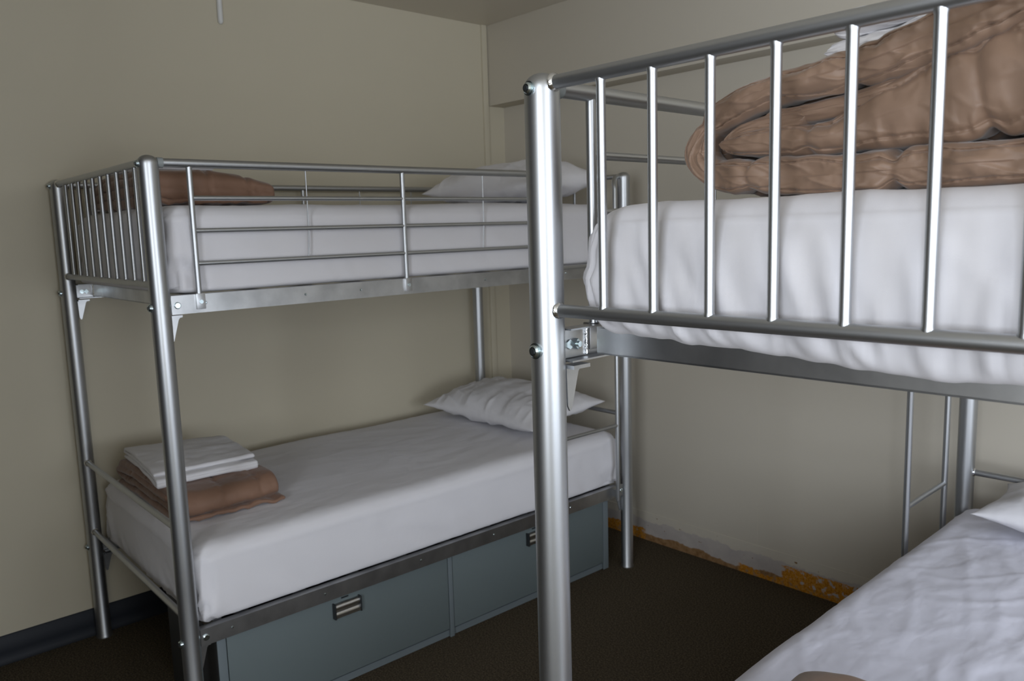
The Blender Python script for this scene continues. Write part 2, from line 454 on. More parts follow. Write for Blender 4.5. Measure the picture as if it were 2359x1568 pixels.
    # pressed channel rails, end members, slats, brackets
    for zt, zb in ((1.311, 1.261), (0.375, 0.326)):
        tk = 0.0025
        for uo, s in ((W + 0.004, -1), (-0.004, 1)):
            pr = [(uo, zb), (uo + s * 0.028, zb), (uo + s * 0.028, zb + tk), (uo + s * tk, zb + tk), (uo + s * tk, zt - tk),
                  (uo + s * 0.026, zt - tk), (uo + s * 0.026, zt), (uo, zt)]
            pr = [(U(a), z) for a, z in pr]
            rail = MB().prism(pr, 1, 0.027, L - 0.027).build('side_rail', M['steel'], root, smooth=False)
            for v in (0.042, L - 0.042):
                MB().tube([P(uo - s * 0.0, v, (zt + zb) / 2 - .001), P(uo - s * 0.003, v, (zt + zb) / 2 - .001), P(uo - s * 0.0045, v, (zt + zb) / 2 - .001)], [0.009, 0.009, 0.007], 18).build('bolt', M['bolt'], rail)
                MB().tube([P(uo + s * tk, v, (zt + zb) / 2 - .001), P(uo + s * 0.010, v, (zt + zb) / 2 - .001)], 0.0075, 6).build('nut', M['bolt'], rail)
            for v in (0.118, 0.413, 0.776 if zt < 1 else 0.6, 1.10, 1.50):
                MB().tube([P(uo - s * 0.0, v, zb + 0.026), P(uo - s * 0.0025, v, zb + 0.026)], [0.004, 0.0022], 12).build('rivet', M['bolt'], rail)
            # wedge shaped hook brackets on the posts
            for v0, d in ((0.022, 1), (L - 0.022, -1)):
                ui = uo + s * 0.017
                mb = MB()
                poly = [(v0, zb - 0.004), (v0 + d * 0.036, zb - 0.004), (v0 + d * 0.036, zb - 0.010), (v0 + d * 0.030, zb - 0.011),
                        (v0 + d * 0.026, zb - 0.016), (v0 + d * 0.010, zb - 0.072), (v0 + d * 0.006, zb - 0.074), (v0 + d * 0.002, zb - 0.066)]
                a0, a1 = sorted((U(ui), U(ui + s * 0.003)))
                mb.prism(poly, 0, a0, a1)
                a0, a1 = sorted((U(ui - s * 0.004), U(ui + s * 0.018)))
                w0, w1 = sorted((v0, v0 + d * 0.036))
                mb.box((a0, w0, zb - 0.009), (a1, w1, zb - 0.0035))
                mb.build('hook_bracket', M['steel'], root, smooth=False)
                # inner angle plate
                a0, a1 = sorted((U(uo + s * 0.0045), U(uo + s * 0.0075)))
                w0, w1 = sorted((v0, v0 + d * 0.055))
                ap = MB().box((a0, w0, zb + 0.004), (a1, w1, zt - 0.004)).build('angle_plate', M['steel'], root, smooth=False)
                if zt > 1:
                    uu = uo + s * 0.0085; rr_ = np.random.RandomState(7)
                    pts = [P(uu, v0 + d * 0.057, z) for z in np.linspace(zb + 0.004, zt - 0.004, 12)]
                    MB().tube(pts, [0.002 + 0.0012 * x for x in rr_.rand(12)], 8).build('weld', M['weld'], ap)
                    MB().tube([P(uo + s * 0.0075, v0 + d * 0.033, 1.285), P(uo + s * 0.0145, v0 + d * 0.033, 1.285)], 0.0085, 4).build('nut', M['bolt'], ap)
                    MB().tube([P(uo + s * 0.0145, v0 + d * 0.033, 1.285), P(uo + s * 0.0185, v0 + d * 0.033, 1.285)], 0.0045, 12).build('bolt', M['bolt'], ap)
        for v, d in ((0.075, 1), (L - 0.075, -1)):
            w0, w1 = sorted((v, v + d * tk)); w2 = sorted((v, v + d * 0.026))
            mb = MB().box((0.03, w0, zb + 0.008), (W - 0.03, w1, zt - 0.001))
            mb.box((0.03, w2[0], zt - 0.003), (W - 0.03, w2[1], zt - 0.0005))
            mb.box((0.03, w2[0], zb + 0.008), (W - 0.03, w2[1], zb + 0.0105))
            mb.build('end_member', M['steel'], root, smooth=False)
        for k in range(9):
            v = 0.17 + k * (L - 0.34) / 8
            MB().box((0.025, v - 0.02, zt - 0.020), (W - 0.025, v + 0.02, zt - 0.013), 0.001).build('slat', M['steel'], root)
    # ladder
    ys0, ys1 = (1.462 if mirror else 1.425), 1.757
    r = 0.0088
    near = [(LU, ys0, 0.325), (LU, ys0, ZG - 0.06)] + [(LU - 0.03 * t, ys0 - (ys0 - 1.385) * (1 - math.cos(t * PI / 2)), ZG - 0.06 + 0.06 * math.sin(t * PI / 2)) for t in np.linspace(0.15, 1, 7)] + [(W, 1.385, ZG)]
    far = [(LU, ys1, 0.325), (LU, ys1, ZG - 0.05)] + [(LU - 0.03 * t, ys1 + 0.05 * (1 - math.cos(t * PI / 2)), ZG - 0.05 + 0.05 * math.sin(t * PI / 2)) for t in np.linspace(0.15, 1, 7)] + [(W, L - 0.015, ZG)]
    s1 = MB().tube([P(*q) for q in near], r, 20).build('ladder_stile', M['tube'], root)
    s2 = MB().tube([P(*q) for q in far], r, 20).build('ladder_stile', M['tube'], root)
    for z in (0.645, 0.99, 1.31):
        MB().tube([P(LU, ys0, z), P(LU, ys1, z)], 0.0075, 16).build('ladder_rung', M['tube'], root)
    for v in (ys0, ys1):
        for z in (0.352, 1.287):
            a0, a1 = sorted((U(W + 0.004), U(LU)))
            MB().box((a0, v - .006, z - .015), (a1, v + .006, z + .015)).build('ladder_clip', M['steel'], root, smooth=False)
    return root
B1 = ((0.04, 0.0, 0.0), -0.01457)
B2 = ((2.35, 0.086, 0.0), 0.0152)
bunk('bunk_bed', *B1, False, 'silver tubular metal bunk bed standing against the left wall over a grey storage cabinet')
bunk('bunk_bed', *B2, True, 'silver tubular metal bunk bed in the right foreground, its barred foot end nearest')

# ------------------------------------------------------------------ mattresses
def place(o, B, dz=0.0):
    o.location = (B[0][0], B[0][1], dz); o.rotation_euler = (0, 0, B[1]); return o
def lin(a, b_, step):
    return np.linspace(a, b_, max(2, int(round((b_ - a) / step)) + 1))
def mattress(B, lo, hi, rad, seed, label, front=False, side=1, step=0.016, amp=1.0, material='sheet'):
    xs = lin(lo[0], hi[0], step)
    ys = lin(lo[1], hi[1], step) if not front else np.concatenate([lin(lo[1], lo[1] + .18, 0.007)[:-1], lin(lo[1] + .18, hi[1], 0.018)])
    if front: xs = lin(lo[0], hi[0], 0.006)
    zs = lin(lo[2], hi[2], 0.008 if front else 0.012)
    V, F = box_surface(xs, ys, zs)
    V = rounded(V, lo, hi, rad)
    # tighter radius along the bottom edge than along the top
    rz, rb = rad[2], (rad[2] if front else 0.022)
    zp = V[:, 2] - lo[2]
    def inset(r): return np.where(zp < r, r * (1 - np.sqrt(np.clip(1 - ((r - np.minimum(zp, r)) / r) ** 2, 0, 1))), 0)
    cl = np.stack([np.clip(V[:, 0], lo[0] + rad[0], hi[0] - rad[0]), np.clip(V[:, 1], lo[1] + rad[1], hi[1] - rad[1])], 1)
    dh = V[:, :2] - cl; ln = np.linalg.norm(dh, axis=1, keepdims=True)
    onside = (ln[:, 0] > 1e-6)
    V[:, :2] += np.where(onside[:, None], dh / np.maximum(ln, 1e-6), 0) * ((inset(rz) * rad[0] / rz - inset(rb))[:, None]) * np.clip(ln / rad[0] * 2, 0, 1)
    N = normals(V, F)
    h = hi[2] - lo[2]; t = (V[:, 2] - lo[2]) / h
    topm = np.clip(N[:, 2], 0, 1) ** 2; sidem = 1 - np.abs(N[:, 2]) ** 2
    d = 0.0035 * fbm(V * np.array([4, 2.5, 4]), seed, 2) * topm
    # long creases on top
    q = np.stack([V[:, 0] * 9 + V[:, 1] * 3, V[:, 1] * 2.2 - V[:, 0] * 1.2, V[:, 2] * 3], 1)
    d += amp * 0.0012 * np.clip(ridge(q, seed + 3) - .45, 0, 1) * topm * 2
    q2 = np.stack([V[:, 0] * 4, V[:, 1] * 17 + V[:, 0] * 6, V[:, 2] * 3], 1)
    d += amp * 0.0006 * np.clip(ridge(q2, seed + 5) - .4, 0, 1) * topm * 2
    def crease(a_, b_, f1, f2, th_, am, sd):
        return am * np.clip(ridge(np.stack([a_ * f1, b_ * f2, V[:, 2] * 2], 1), sd) - th_, 0, 1) ** 1.3
    wx = V[:, 0] + 0.07 * fbm(V * 2.7, seed + 31, 2); wy = V[:, 1] + 0.07 * fbm(V * 2.7, seed + 32, 2)
    for ang, f1, f2, th_, am, sd in ((0.35, 16, 2.1, 0.45, 0.0045, 33), (-0.55, 12, 1.7, 0.5, 0.0040, 34), (0.9, 13, 2.3, 0.5, 0.0035, 35), (-0.1, 27, 3.1, 0.45, 0.0022, 36)):
        ca, sa = math.cos(ang), math.sin(ang)
        pa, pb = ca * wx + sa * wy, -sa * wx + ca * wy
        mask = np.clip(0.5 + 1.2 * vnoise(V * 3.1 + sd, seed + sd + 5), 0, 1)
        d += amp * topm * mask * crease(pa, pb, f1, f2, th_, am, seed + sd)
    # side drape folds, slanting
    d += 0.0028 * np.exp(-((t - 0.84) / 0.018) ** 2) * sidem
    for ax, m_ in ((1, np.abs(N[:, 0])), (0, np.abs(N[:, 1]))):
        s = V[:, ax]
        q3 = np.stack([s * 5.5 + t * 0.9, t * 0.8 + s * .6, V[:, 1 - ax] * 0.3], 1)
        d += amp * 0.008 * vnoise(q3, seed + 9 + ax) * sidem * m_ * (1.15 - t)
        q4 = np.stack([s * 16 + t * 3, t * 1.3, V[:, 1 - ax] * 0.3], 1)
        d += amp * 0.0042 * (ridge(q4, seed + 12 + ax)) * sidem * m_ * np.clip(1.05 - t, 0, 1) ** 1.5
        c5 = np.clip(ridge(np.stack([s * 9 + t * 2.2 + 0.7 * vnoise(V * 4, seed + 41), t * 0.9, V[:, 1 - ax] * 0.3], 1), seed + 42) - .5, 0, 1) ** 1.3
        d += amp * 0.012 * c5 * sidem * m_ * (1.2 - t)
    V = V + N * d[:, None]
    # corner gathers
    cx = np.minimum(V[:, 0] - lo[0], hi[0] - V[:, 0]); cy = np.minimum(V[:, 1] - lo[1], hi[1] - V[:, 1])
    cm = np.exp(-((cx ** 2 + cy ** 2) / 0.11 ** 2)) * np.clip(1.2 - t, 0, 1) * sidem
    a = np.arctan2(cy, cx + 1e-6)
    V = V + N * ((0.005 if front else 0.015) * np.sin(a * 16 + t * 3 + 2 * vnoise(V * 12, seed)) * cm)[:, None]
    # crown of the top
    cu = (V[:, 0] - lo[0]) / (hi[0] - lo[0]); cv = (V[:, 1] - lo[1]) / (hi[1] - lo[1])
    V[:, 2] += (0.005 if front else 0.010) * t ** 3 * np.clip(np.sin(PI * np.clip(cu, 0, 1)), 0, 1) ** 0.7 * np.clip(np.sin(PI * np.clip(cv, 0, 1)), 0, 1) ** 0.5
    if front:
        # loose pleated sheet hanging over the near end
        fm = np.clip(-N[:, 1], 0, 1) * sidem
        s = V[:, 0]
        ph = s + 0.10 * t + 0.02 * vnoise(np.stack([s * 9, t * 2, t * 0], 1), 5)
        g = np.clip((s - 0.12) / 0.25, 0.12, 1)
        d = 0.010 * vnoise(np.stack([ph * 5, t * 1.2, t * 0], 1), 39) * np.clip(1.2 - t, 0, 1) + 0.014
        rs = np.random.RandomState(12)
        # long straight drape folds fanning down from the top edge
        for k in range(46):
            ub = 0.10 + 0.84 * (k + rs.rand()) / 46
            lean = np.clip((0.52 - ub) / 0.10, -1, 1) * rs.uniform(0.03, 0.12)
            te = rs.uniform(0.35, 1.0); wd = rs.uniform(0.0045, 0.011); am = rs.uniform(0.004, 0.0105) * rs.choice([1, 1, -0.7]) * min(1, (ub - 0.04) / 0.25 + 0.15)
            c = ub - lean * t ** 0.9 + 0.008 * np.sin(3.5 * t + 6 * rs.rand())
            x = (s - c) / (wd * (1 + 0.8 * t))
            prof = np.exp(-x * x) - 0.35 * np.exp(-((x - 1.9) / 1.2) ** 2)
            d += am * prof * np.clip(1 - t / te, 0, 1) ** 0.5 * np.clip(t * 6 + 0.4, 0, 1)
        # short gathers tucked under the hem
        for k in range(34):
            ub = 0.10 + 0.84 * (k + rs.rand()) / 34
            lean = rs.uniform(-0.02, 0.06); wd = rs.uniform(0.003, 0.007); am = rs.uniform(0.003, 0.008)
            x = (s - (ub - lean * t * 3)) / wd
            d += am * np.exp(-x * x) * np.clip(1 - t / 0.34, 0, 1)
        V[:, 1] -= (d - 0.026) * fm * 0.8
        V[:, 1] -= 0.012 * np.sin(PI * np.clip(t * 1.0, 0, 1)) * fm * g
        # lower hem sags below the frame edge and waves
        lowm = np.clip(0.35 - t, 0, 1) / 0.35 * np.clip(1 - (V[:, 1] - lo[1]) / 0.10, 0, 1)
        hem = 0.008 + 0.036 * np.clip((s - 0.10) / 0.28, 0, 1) + 0.010 * vnoise(np.stack([s * 13, s * 0, s * 0], 1), 51) + 0.004 * vnoise(np.stack([s * 40, s * 0, s * 0], 1), 52)
        V[:, 2] -= hem * lowm
    o = link('mattress', V, F, M[material])
    tag(o, label, 'mattress'); return place(o, B)
mattress(B1, (0.035, 0.035, 1.3115), (W - 0.018, L - 0.035, 1.548), (0.05, 0.05, 0.045), 1, 'white sheeted mattress on the upper bunk of the bed by the left wall', amp=0.7)
mattress(B1, (0.035, 0.032, 0.3765), (W - 0.010, L - 0.030, 0.600), (0.05, 0.05, 0.04), 2, 'white sheeted mattress on the lower bunk above the grey storage cabinet', amp=0.9)
mattress(B2, (0.014, 0.026, 1.3115), (W - 0.035, L - 0.035, 1.490), (0.085, 0.06, 0.072), 3, 'white sheeted mattress behind the bars of the foreground upper bunk', front=True)
mattress(B2, (0.004, 0.035, 0.3765), (W - 0.03, L - 0.012, 0.575), (0.06, 0.06, 0.055), 4, 'white sheeted mattress on the lower bunk at the bottom right', step=0.010, amp=1.5, material='sheet_daylit')

# ------------------------------------------------------------------ pillows
def pillow(name, B, centre, size, rz, tilt, seed, label, sharp_corner=0.16, puff=None):
    n = 120; sx, sy, h = size
    s = np.linspace(-1, 1, n + 1); S, T = np.meshgrid(s, s, indexing='ij')
    def shape(sgn):
        e = (1 - np.abs(S) ** 2.6) * (1 - np.abs(T) ** 2.6)
        z = h / 2 * np.clip(e, 0, 1) ** 0.55
        px = S * sx / 2 * (1 - sharp_corner * (1 - np.abs(T) ** 2) ** 1 * 0.5 * np.abs(S) ** 3)
        py = T * sy / 2 * (1 - sharp_corner * (1 - np.abs(S) ** 2) ** 1 * 0.7 * np.abs(T) ** 3)
        zz = sgn * z * (1.0 if sgn > 0 else 0.75)
        P = np.stack([px, py, zz], -1).reshape(-1, 3)
        rim = np.clip(1 - e.reshape(-1), 0, 1)
        d = 0.010 * fbm(P * 6 + seed, seed, 2) * (1 - rim) + 0.013 * (ridge(np.stack([P[:, 0] * 20 + P[:, 1] * 3, P[:, 1] * 5, P[:, 2] * 3], 1), seed + 2) - .3) * rim * (1 - rim) * 2.0
        d += 0.012 * (ridge(np.stack([P[:, 0] * 6, P[:, 1] * 22 + P[:, 0] * 8, P[:, 2] * 3], 1), seed + 4) - .3) * rim * (1 - rim) * 1.6
        P[:, 2] += sgn * d
        return P
    A = shape(1); Bt = shape(-1)
    m_ = n + 1
    edge = np.zeros((m_, m_), bool); edge[0] = edge[-1] = True; edge[:, 0] = edge[:, -1] = True
    V = list(A); idb = {}
    for i in range(m_):
        for j in range(m_):
            if edge[i, j]:
                V[i * m_ + j] = (A[i * m_ + j] + Bt[i * m_ + j]) / 2; idb[i, j] = i * m_ + j
            else:
                idb[i, j] = len(V); V.append(Bt[i * m_ + j])
    F = []
    for i in range(n):
        for j in range(n):
            F.append((i * m_ + j, (i + 1) * m_ + j, (i + 1) * m_ + j + 1, i * m_ + j + 1))
            F.append((idb[i, j], idb[i, j + 1], idb[i + 1, j + 1], idb[i + 1, j]))
    V = np.array(V)
    R = (Matrix.Rotation(rz, 3, 'Z') @ Matrix.Rotation(tilt, 3, 'X'))
    V = V @ np.array(R).T + np.array(centre)
    o = link(name, V, F, M['pillow']); tag(o, label, 'pillow'); return place(o, B), V

# ------------------------------------------------------------------ folded cloths
def catmull(pts, ds):
    P = np.array(pts, float); P = np.vstack([2 * P[0] - P[1], P, 2 * P[-1] - P[-2]])
    out = []
    for i in range(1, len(P) - 2):
        a, b_, c, d = P[i - 1], P[i], P[i + 1], P[i + 2]
        n = max(2, int(np.hypot(*(c - b_)[:2]) / ds))
        for k in range(n):
            t = k / n
            out.append(0.5 * ((2 * b_) + (-a + c) * t + (2 * a - 5 * b_ + 4 * c - d) * t * t + (-a + 3 * b_ - 3 * c + d) * t ** 3))
    out.append(P[-2]); return np.array(out)
def folded(path, e0, e1, ds=0.006, dv=0.008, puck=0.0, front_seam=None, seam_s=(), seam_v=(), seed=0, wr=0.004, fine=0.002, hemr=None, seam_depth=0.45, start_round=True, stretch=(1, 1)):
    """path rows (a, z, halfthickness); extruded along e from e0 to e1, closed and rounded everywhere"""
    C = catmull(path, ds); n = len(C)
    T = np.gradient(C[:, :2], axis=0); T /= np.linalg.norm(T, axis=1, keepdims=True) + 1e-9
    Nn = np.stack([-T[:, 1], T[:, 0]], 1)
    s = np.concatenate([[0], np.cumsum(np.hypot(*np.diff(C[:, :2], axis=0).T))])
    half = C[:, 2].copy()
    rr = half.copy()
    for end, dd in ((0, s), (1, s[-1] - s)):
        half = half * np.sqrt(np.clip(1 - np.clip(1 - dd / np.maximum(rr, 1e-4), 0, 1) ** 2, 0, 1))
    hr = hemr or float(np.mean(C[:, 2]))
    th = np.linspace(0, PI / 2, 50 if puck > .14 else (34 if puck else 6))
    ev = np.concatenate([e0 + hr * (1 - np.cos(th)), lin(e0 + hr, e1 - hr, dv)[1:-1], (e1 - hr * (1 - np.cos(th)))[::-1]])
    pe = np.sqrt(np.clip(1 - np.clip(1 - np.minimum(ev - e0, e1 - ev) / hr, 0, 1) ** 2, 0, 1))
    m_ = len(ev)
    SS, EE = np.meshgrid(s, ev, indexing='ij')
    hh = half[:, None] * pe[None, :]
    jit = 0.006 * vnoise(np.stack([SS.ravel() * 7, EE.ravel() * 7, SS.ravel() * 0], 1), seed + 70).reshape(SS.shape)
    dep = np.zeros_like(hh)
    for q in seam_s: dep = np.maximum(dep, np.exp(-((SS + jit - q) / 0.009) ** 2))
    for q in seam_v: dep = np.maximum(dep, np.exp(-((EE + jit - q) / 0.007) ** 2))
    near = np.zeros_like(hh)
    for q in seam_s: near = np.maximum(near, np.exp(-((SS + jit - q) / 0.03) ** 2))
    for q in seam_v: near = np.maximum(near, np.exp(-((EE + jit - q) / 0.025) ** 2))
    hh = hh * (1 - seam_depth * dep)
    if puck:
        fw = np.exp(-np.clip(EE - e0, 0, None) / 0.035)
        one = np.stack([SS.ravel() * 26, EE.ravel() * 9, SS.ravel() * 0], 1)
        hh = hh * (1 + (puck * ridge(one, seed + 90) * 0.35 + puck * 0.5 * vnoise(one * 2.3, seed + 91)).reshape(SS.shape) * fw)
    V = []
    for sg in (1, -1):
        P = np.stack([C[:, None, 0] + sg * Nn[:, None, 0] * hh, EE, C[:, None, 1] + sg * Nn[:, None, 1] * hh], -1)
        if puck:
            phi = np.arcsin(np.clip(pe, 0, 1))[None, :] * np.ones_like(SS)
            isf = (EE < (e0 + e1) / 2)
            S1 = SS.ravel(); P1 = phi.ravel()
            if front_seam:
                p0 = front_seam + 0.10 * vnoise(np.stack([S1 * 16, S1 * 0, S1 * 0 + sg], 1), seed + 60).reshape(SS.shape)
                g = np.exp(-np.abs((phi - p0) / 0.055) ** 1.5) * isf
                st = 0.7 + 0.3 * np.sin(SS * 2 * PI / 0.008)
                nr = np.exp(-np.abs(phi - p0) / 0.38) * isf
                P[:, :, 1] += 0.0060 * g * st
                rg = ridge(np.stack([S1 * 62, P1 * 1.1, S1 * 0 + sg], 1), seed + 95) + 0.6 * ridge(np.stack([S1 * 120, P1 * 1.6, S1 * 0 + sg], 1), seed + 97)
                P[:, :, 1] -= 0.0026 * rg.reshape(SS.shape) * nr
            ds_ = np.zeros_like(hh)
            for q in seam_s: ds_ = np.maximum(ds_, np.exp(-np.abs(SS + jit - q) / 0.006))
            P[:, :, 1] += 0.0045 * ds_ * isf * np.exp(-(EE - e0) / 0.05)
            big = fbm(np.stack([S1 * 15, P1 * 0.9, S1 * 0 + sg * .3], 1), seed + 96, 2).reshape(SS.shape)
            cr = np.clip(ridge(np.stack([S1 * 26 + P1 * 1.2 * sg, P1 * 0.8, S1 * 0 + sg], 1), seed + 99), 0, 1).reshape(SS.shape) ** 2
            P[:, :, 1] -= (0.008 * big + 0.0032 * cr) * (puck / 0.2) * isf * np.exp(-(EE - e0) / 0.04)
        q = P.reshape(-1, 3)
        ss, ee = SS.ravel(), EE.ravel()
        d = wr * fbm(np.stack([ss * 13 * stretch[0], ee * 13 * stretch[1], ss * 0 + sg], 1), seed + sg, 2)
        d += fine * (ridge(np.stack([ss * 42 + ee * 12, ee * 20 - ss * 9, ss * 0 + sg * 2], 1), seed + 4 + sg)) * (0.35 + near.ravel())
        d += fine * 1.1 * near.ravel() * vnoise(np.stack([ss * 85, ee * 85, ss * 0], 1), seed + 8)
        d *= np.clip(hh.ravel() / (0.5 * hr + 1e-6), 0, 1)
        V.append((q, d, sg))
    A = V[0][0].copy(); Bq = V[1][0].copy()
    NN = np.repeat(Nn, m_, axis=0)
    for q, d, sg in V:
        tgt = A if sg > 0 else Bq
        tgt[:, 0] += sg * NN[:, 0] * d; tgt[:, 2] += sg * NN[:, 1] * d
    # outward push of the hem faces
    bulge = np.clip(hh / (hr + 1e-6), 0, 1)
    Vv = list(A); idb = {}
    for i in range(n):
        for j in range(m_):
            k = i * m_ + j
            if i in (0, n - 1) or j in (0, m_ - 1):
                Vv[k] = (A[k] + Bq[k]) / 2; idb[i, j] = k
            else: idb[i, j] = len(Vv); Vv.append(Bq[k])
    F = []
    for i in range(n - 1):
        for j in range(m_ - 1):
            F.append((i * m_ + j, (i + 1) * m_ + j, (i + 1) * m_ + j + 1, i * m_ + j + 1))
            F.append((idb[i, j], idb[i, j + 1], idb[i + 1, j + 1], idb[i + 1, j]))
    return np.array(Vv), F
def join(parts):
    V = []; F = []; n = 0
    for v, f in parts:
        V.append(v); F += [tuple(i + n for i in t) for t in f]; n += len(v)
    return np.vstack(V), F
def cloth_obj(name, parts, material, B, label, cat, fn=None):
    V, F = join(parts)
    if fn: V = fn(V)
    o = link(name, V, F, material)
    bm = bmesh.new(); bm.from_mesh(o.data); bmesh.ops.recalc_face_normals(bm, faces=bm.faces); bm.to_mesh(o.data); bm.free()
    for p in o.data.polygons: p.use_smooth = True
    tag(o, label, cat); return place(o, B)

# hero comforter on the foreground upper bunk
outer = [(0.80, 1.518, 0.020), (0.70, 1.515, 0.023), (0.58, 1.5125, 0.0245), (0.466, 1.512, 0.024), (0.36, 1.511, 0.023), (0.27, 1.516, 0.022),
         (0.222, 1.521, 0.019), (0.192, 1.545, 0.019), (0.200, 1.573, 0.018), (0.235, 1.600, 0.019), (0.30, 1.619, 0.020),
         (0.36, 1.624, 0.021), (0.43, 1.634, 0.024), (0.50, 1.653, 0.025), (0.57, 1.671, 0.025), (0.66, 1.692, 0.024), (0.78, 1.70, 0.022)]
wedge = [(0.226, 1.560, 0.008), (0.25, 1.558, 0.014), (0.29, 1.557, 0.0185), (0.34, 1.556, 0.0200), (0.375, 1.5565, 0.0215), (0.405, 1.565, 0.031), (0.45, 1.575, 0.043), (0.50, 1.585, 0.050), (0.56, 1.596, 0.058), (0.66, 1.607, 0.064), (0.78, 1.612, 0.068)]
tongue = [(0.285, 1.589, 0.008), (0.33, 1.588, 0.011), (0.40, 1.594, 0.012), (0.50, 1.612, 0.010)]
small = [(0.243, 1.547, 0.006), (0.236, 1.561, 0.008), (0.25, 1.573, 0.009), (0.29, 1.580, 0.010), (0.34, 1.583, 0.010)]
parts = [folded(outer, 0.085, 0.60, 0.003, 0.006, puck=0.16, front_seam=0.75, seam_s=[0.14, 0.35, 0.53, 0.66, 0.86, 1.03], seam_v=[0.14, 0.30, 0.46], seed=11, wr=0.0036, fine=0.0013, seam_depth=0.30),
         folded(wedge, 0.094, 0.58, 0.003, 0.007, puck=0.10, front_seam=0.80, seam_s=[0.115, 0.31, 0.48], seam_v=[0.16, 0.30, 0.45], seed=21, wr=0.0040, fine=0.0012, hemr=0.024, seam_depth=0.16),
         folded(tongue, 0.105, 0.55, 0.005, 0.009, puck=0.12, seed=31, wr=0.002, fine=0.0015),
         folded(small, 0.100, 0.55, 0.004, 0.009, puck=0.2, seed=33, wr=0.002, fine=0.0015)]
cloth_obj('comforter', parts, M['duvet'], B2, 'large brown satin comforter folded over on the foreground upper bunk, behind its bars', 'comforter')

# white folded sheet lying on it
wl = [(0.316, 1.670, 0.016), (0.35, 1.673, 0.015), (0.42, 1.682, 0.013), (0.55, 1.705, 0.012), (0.68, 1.724, 0.012), (0.712, 1.737, 0.011), (0.69, 1.748, 0.011), (0.55, 1.729, 0.012), (0.42, 1.709, 0.014), (0.35, 1.705, 0.017), (0.322, 1.701, 0.016)]
cloth_obj('folded_sheet', [folded(wl, 0.20, 0.48, 0.004, 0.007, puck=0.25, seed=41, wr=0.002, fine=0.0015)], M['pillow'], B2, 'white folded sheet lying on top of the foreground brown comforter', 'sheet')

# folded comforters on the left bed
def side_fold(seed, zb, th, u0, u1, v0, v1, layers=3):
    """serpentine in u-z, smooth fold along the u1 side, loose hem under it"""
    h = th / layers / 2; path = []
    z = zb + h
    rows = []
    for k in range(layers):
        rows.append(z + 2 * h * k)
    path = [(u0 + 0.02, rows[0], h * 0.8)]
    for k in range(layers):
        z = rows[k]
        if k % 2 == 0:
            path += [(u0 + 0.12, z, h), ((u0 + u1) / 2, z + 0.002, h), (u1 - 0.06, z, h)]
            if k < layers - 1: path += [(u1 - h * 1.0, z + h, h * 0.92)]
        else:
            path += [(u1 - 0.06, z, h), ((u0 + u1) / 2, z + 0.004, h), (u0 + 0.06, z, h)]
            if k < layers - 1: path += [(u0 + h, z + h, h * 0.92)]
    return folded(path, v0, v1, 0.007, 0.009, seam_s=[0.2, 0.42, 0.75, 0.98, 1.3, 1.55], seam_v=[v0 + 0.14, v0 + 0.27], seed=seed, wr=0.004, fine=0.0022, hemr=h * 0.95, seam_depth=0.25)
def wrap(seed, zb, th, u0, u1, v0, v1):
    """outer wrap: over the top and down round the front side"""
    h = 0.014
    path = [(u0 + 0.03, zb + th - h - 0.012, h), (u0 + 0.15, zb + th - h, h), (u1 - 0.22, zb + th - h, h), (u1 - 0.09, zb + th - h - 0.004, h), (u1 - 0.035, zb + th * 0.74, h),
            (u1 - 0.014, zb + th * 0.45, h), (u1 - 0.03, zb + 0.022, h * 0.9), (u1 - 0.10, zb + 0.014, h * 0.8), (u1 - 0.25, zb + 0.014, h * 0.8)]
    return folded(path, v0, v1, 0.007, 0.008, seam_s=[0.30, 0.62], seam_v=[v0 + 0.15, v0 + 0.27], seed=seed, wr=0.0035, fine=0.0018, seam_depth=0.5)
def hem(seed, zb, u1, v0, v1):
    path = [(u1 - 0.28, zb + 0.008, 0.006), (u1 - 0.10, zb + 0.008, 0.006), (u1 + 0.004, zb + 0.008, 0.007)]
    V, F = folded(path, v0, v1, 0.005, 0.005, seed=seed, wr=0.003, fine=0.003, stretch=(1, 3))
    w = np.clip((V[:, 0] - (u1 - 0.06)) / 0.06, 0, 1)
    V[:, 2] += w * (0.004 + 0.005 * vnoise(np.stack([V[:, 1] * 38, V[:, 0] * 6, V[:, 1] * 0], 1), seed + 1))
    V[:, 0] += w * 0.010 * vnoise(np.stack([V[:, 1] * 22, V[:, 0] * 0, V[:, 1] * 0], 1), seed + 2)
    return V, F
def skew(a, u0, v0):
    def f(V):
        V = V.copy(); V[:, 1] += a * (V[:, 0] - u0); return V
    return f
Z1 = 0.605
parts = [side_fold(51, Z1, 0.078, 0.13, 0.715, 0.062, 0.385, 3), wrap(52, Z1, 0.096, 0.12, 0.745, 0.068, 0.395), hem(53, Z1 - 0.001, 0.750, 0.075, 0.405)]
cloth_obj('comforter', parts, M['duvet_dull'], B1, 'brown folded comforter with a white sheet on it, on the left lower bunk', 'comforter')
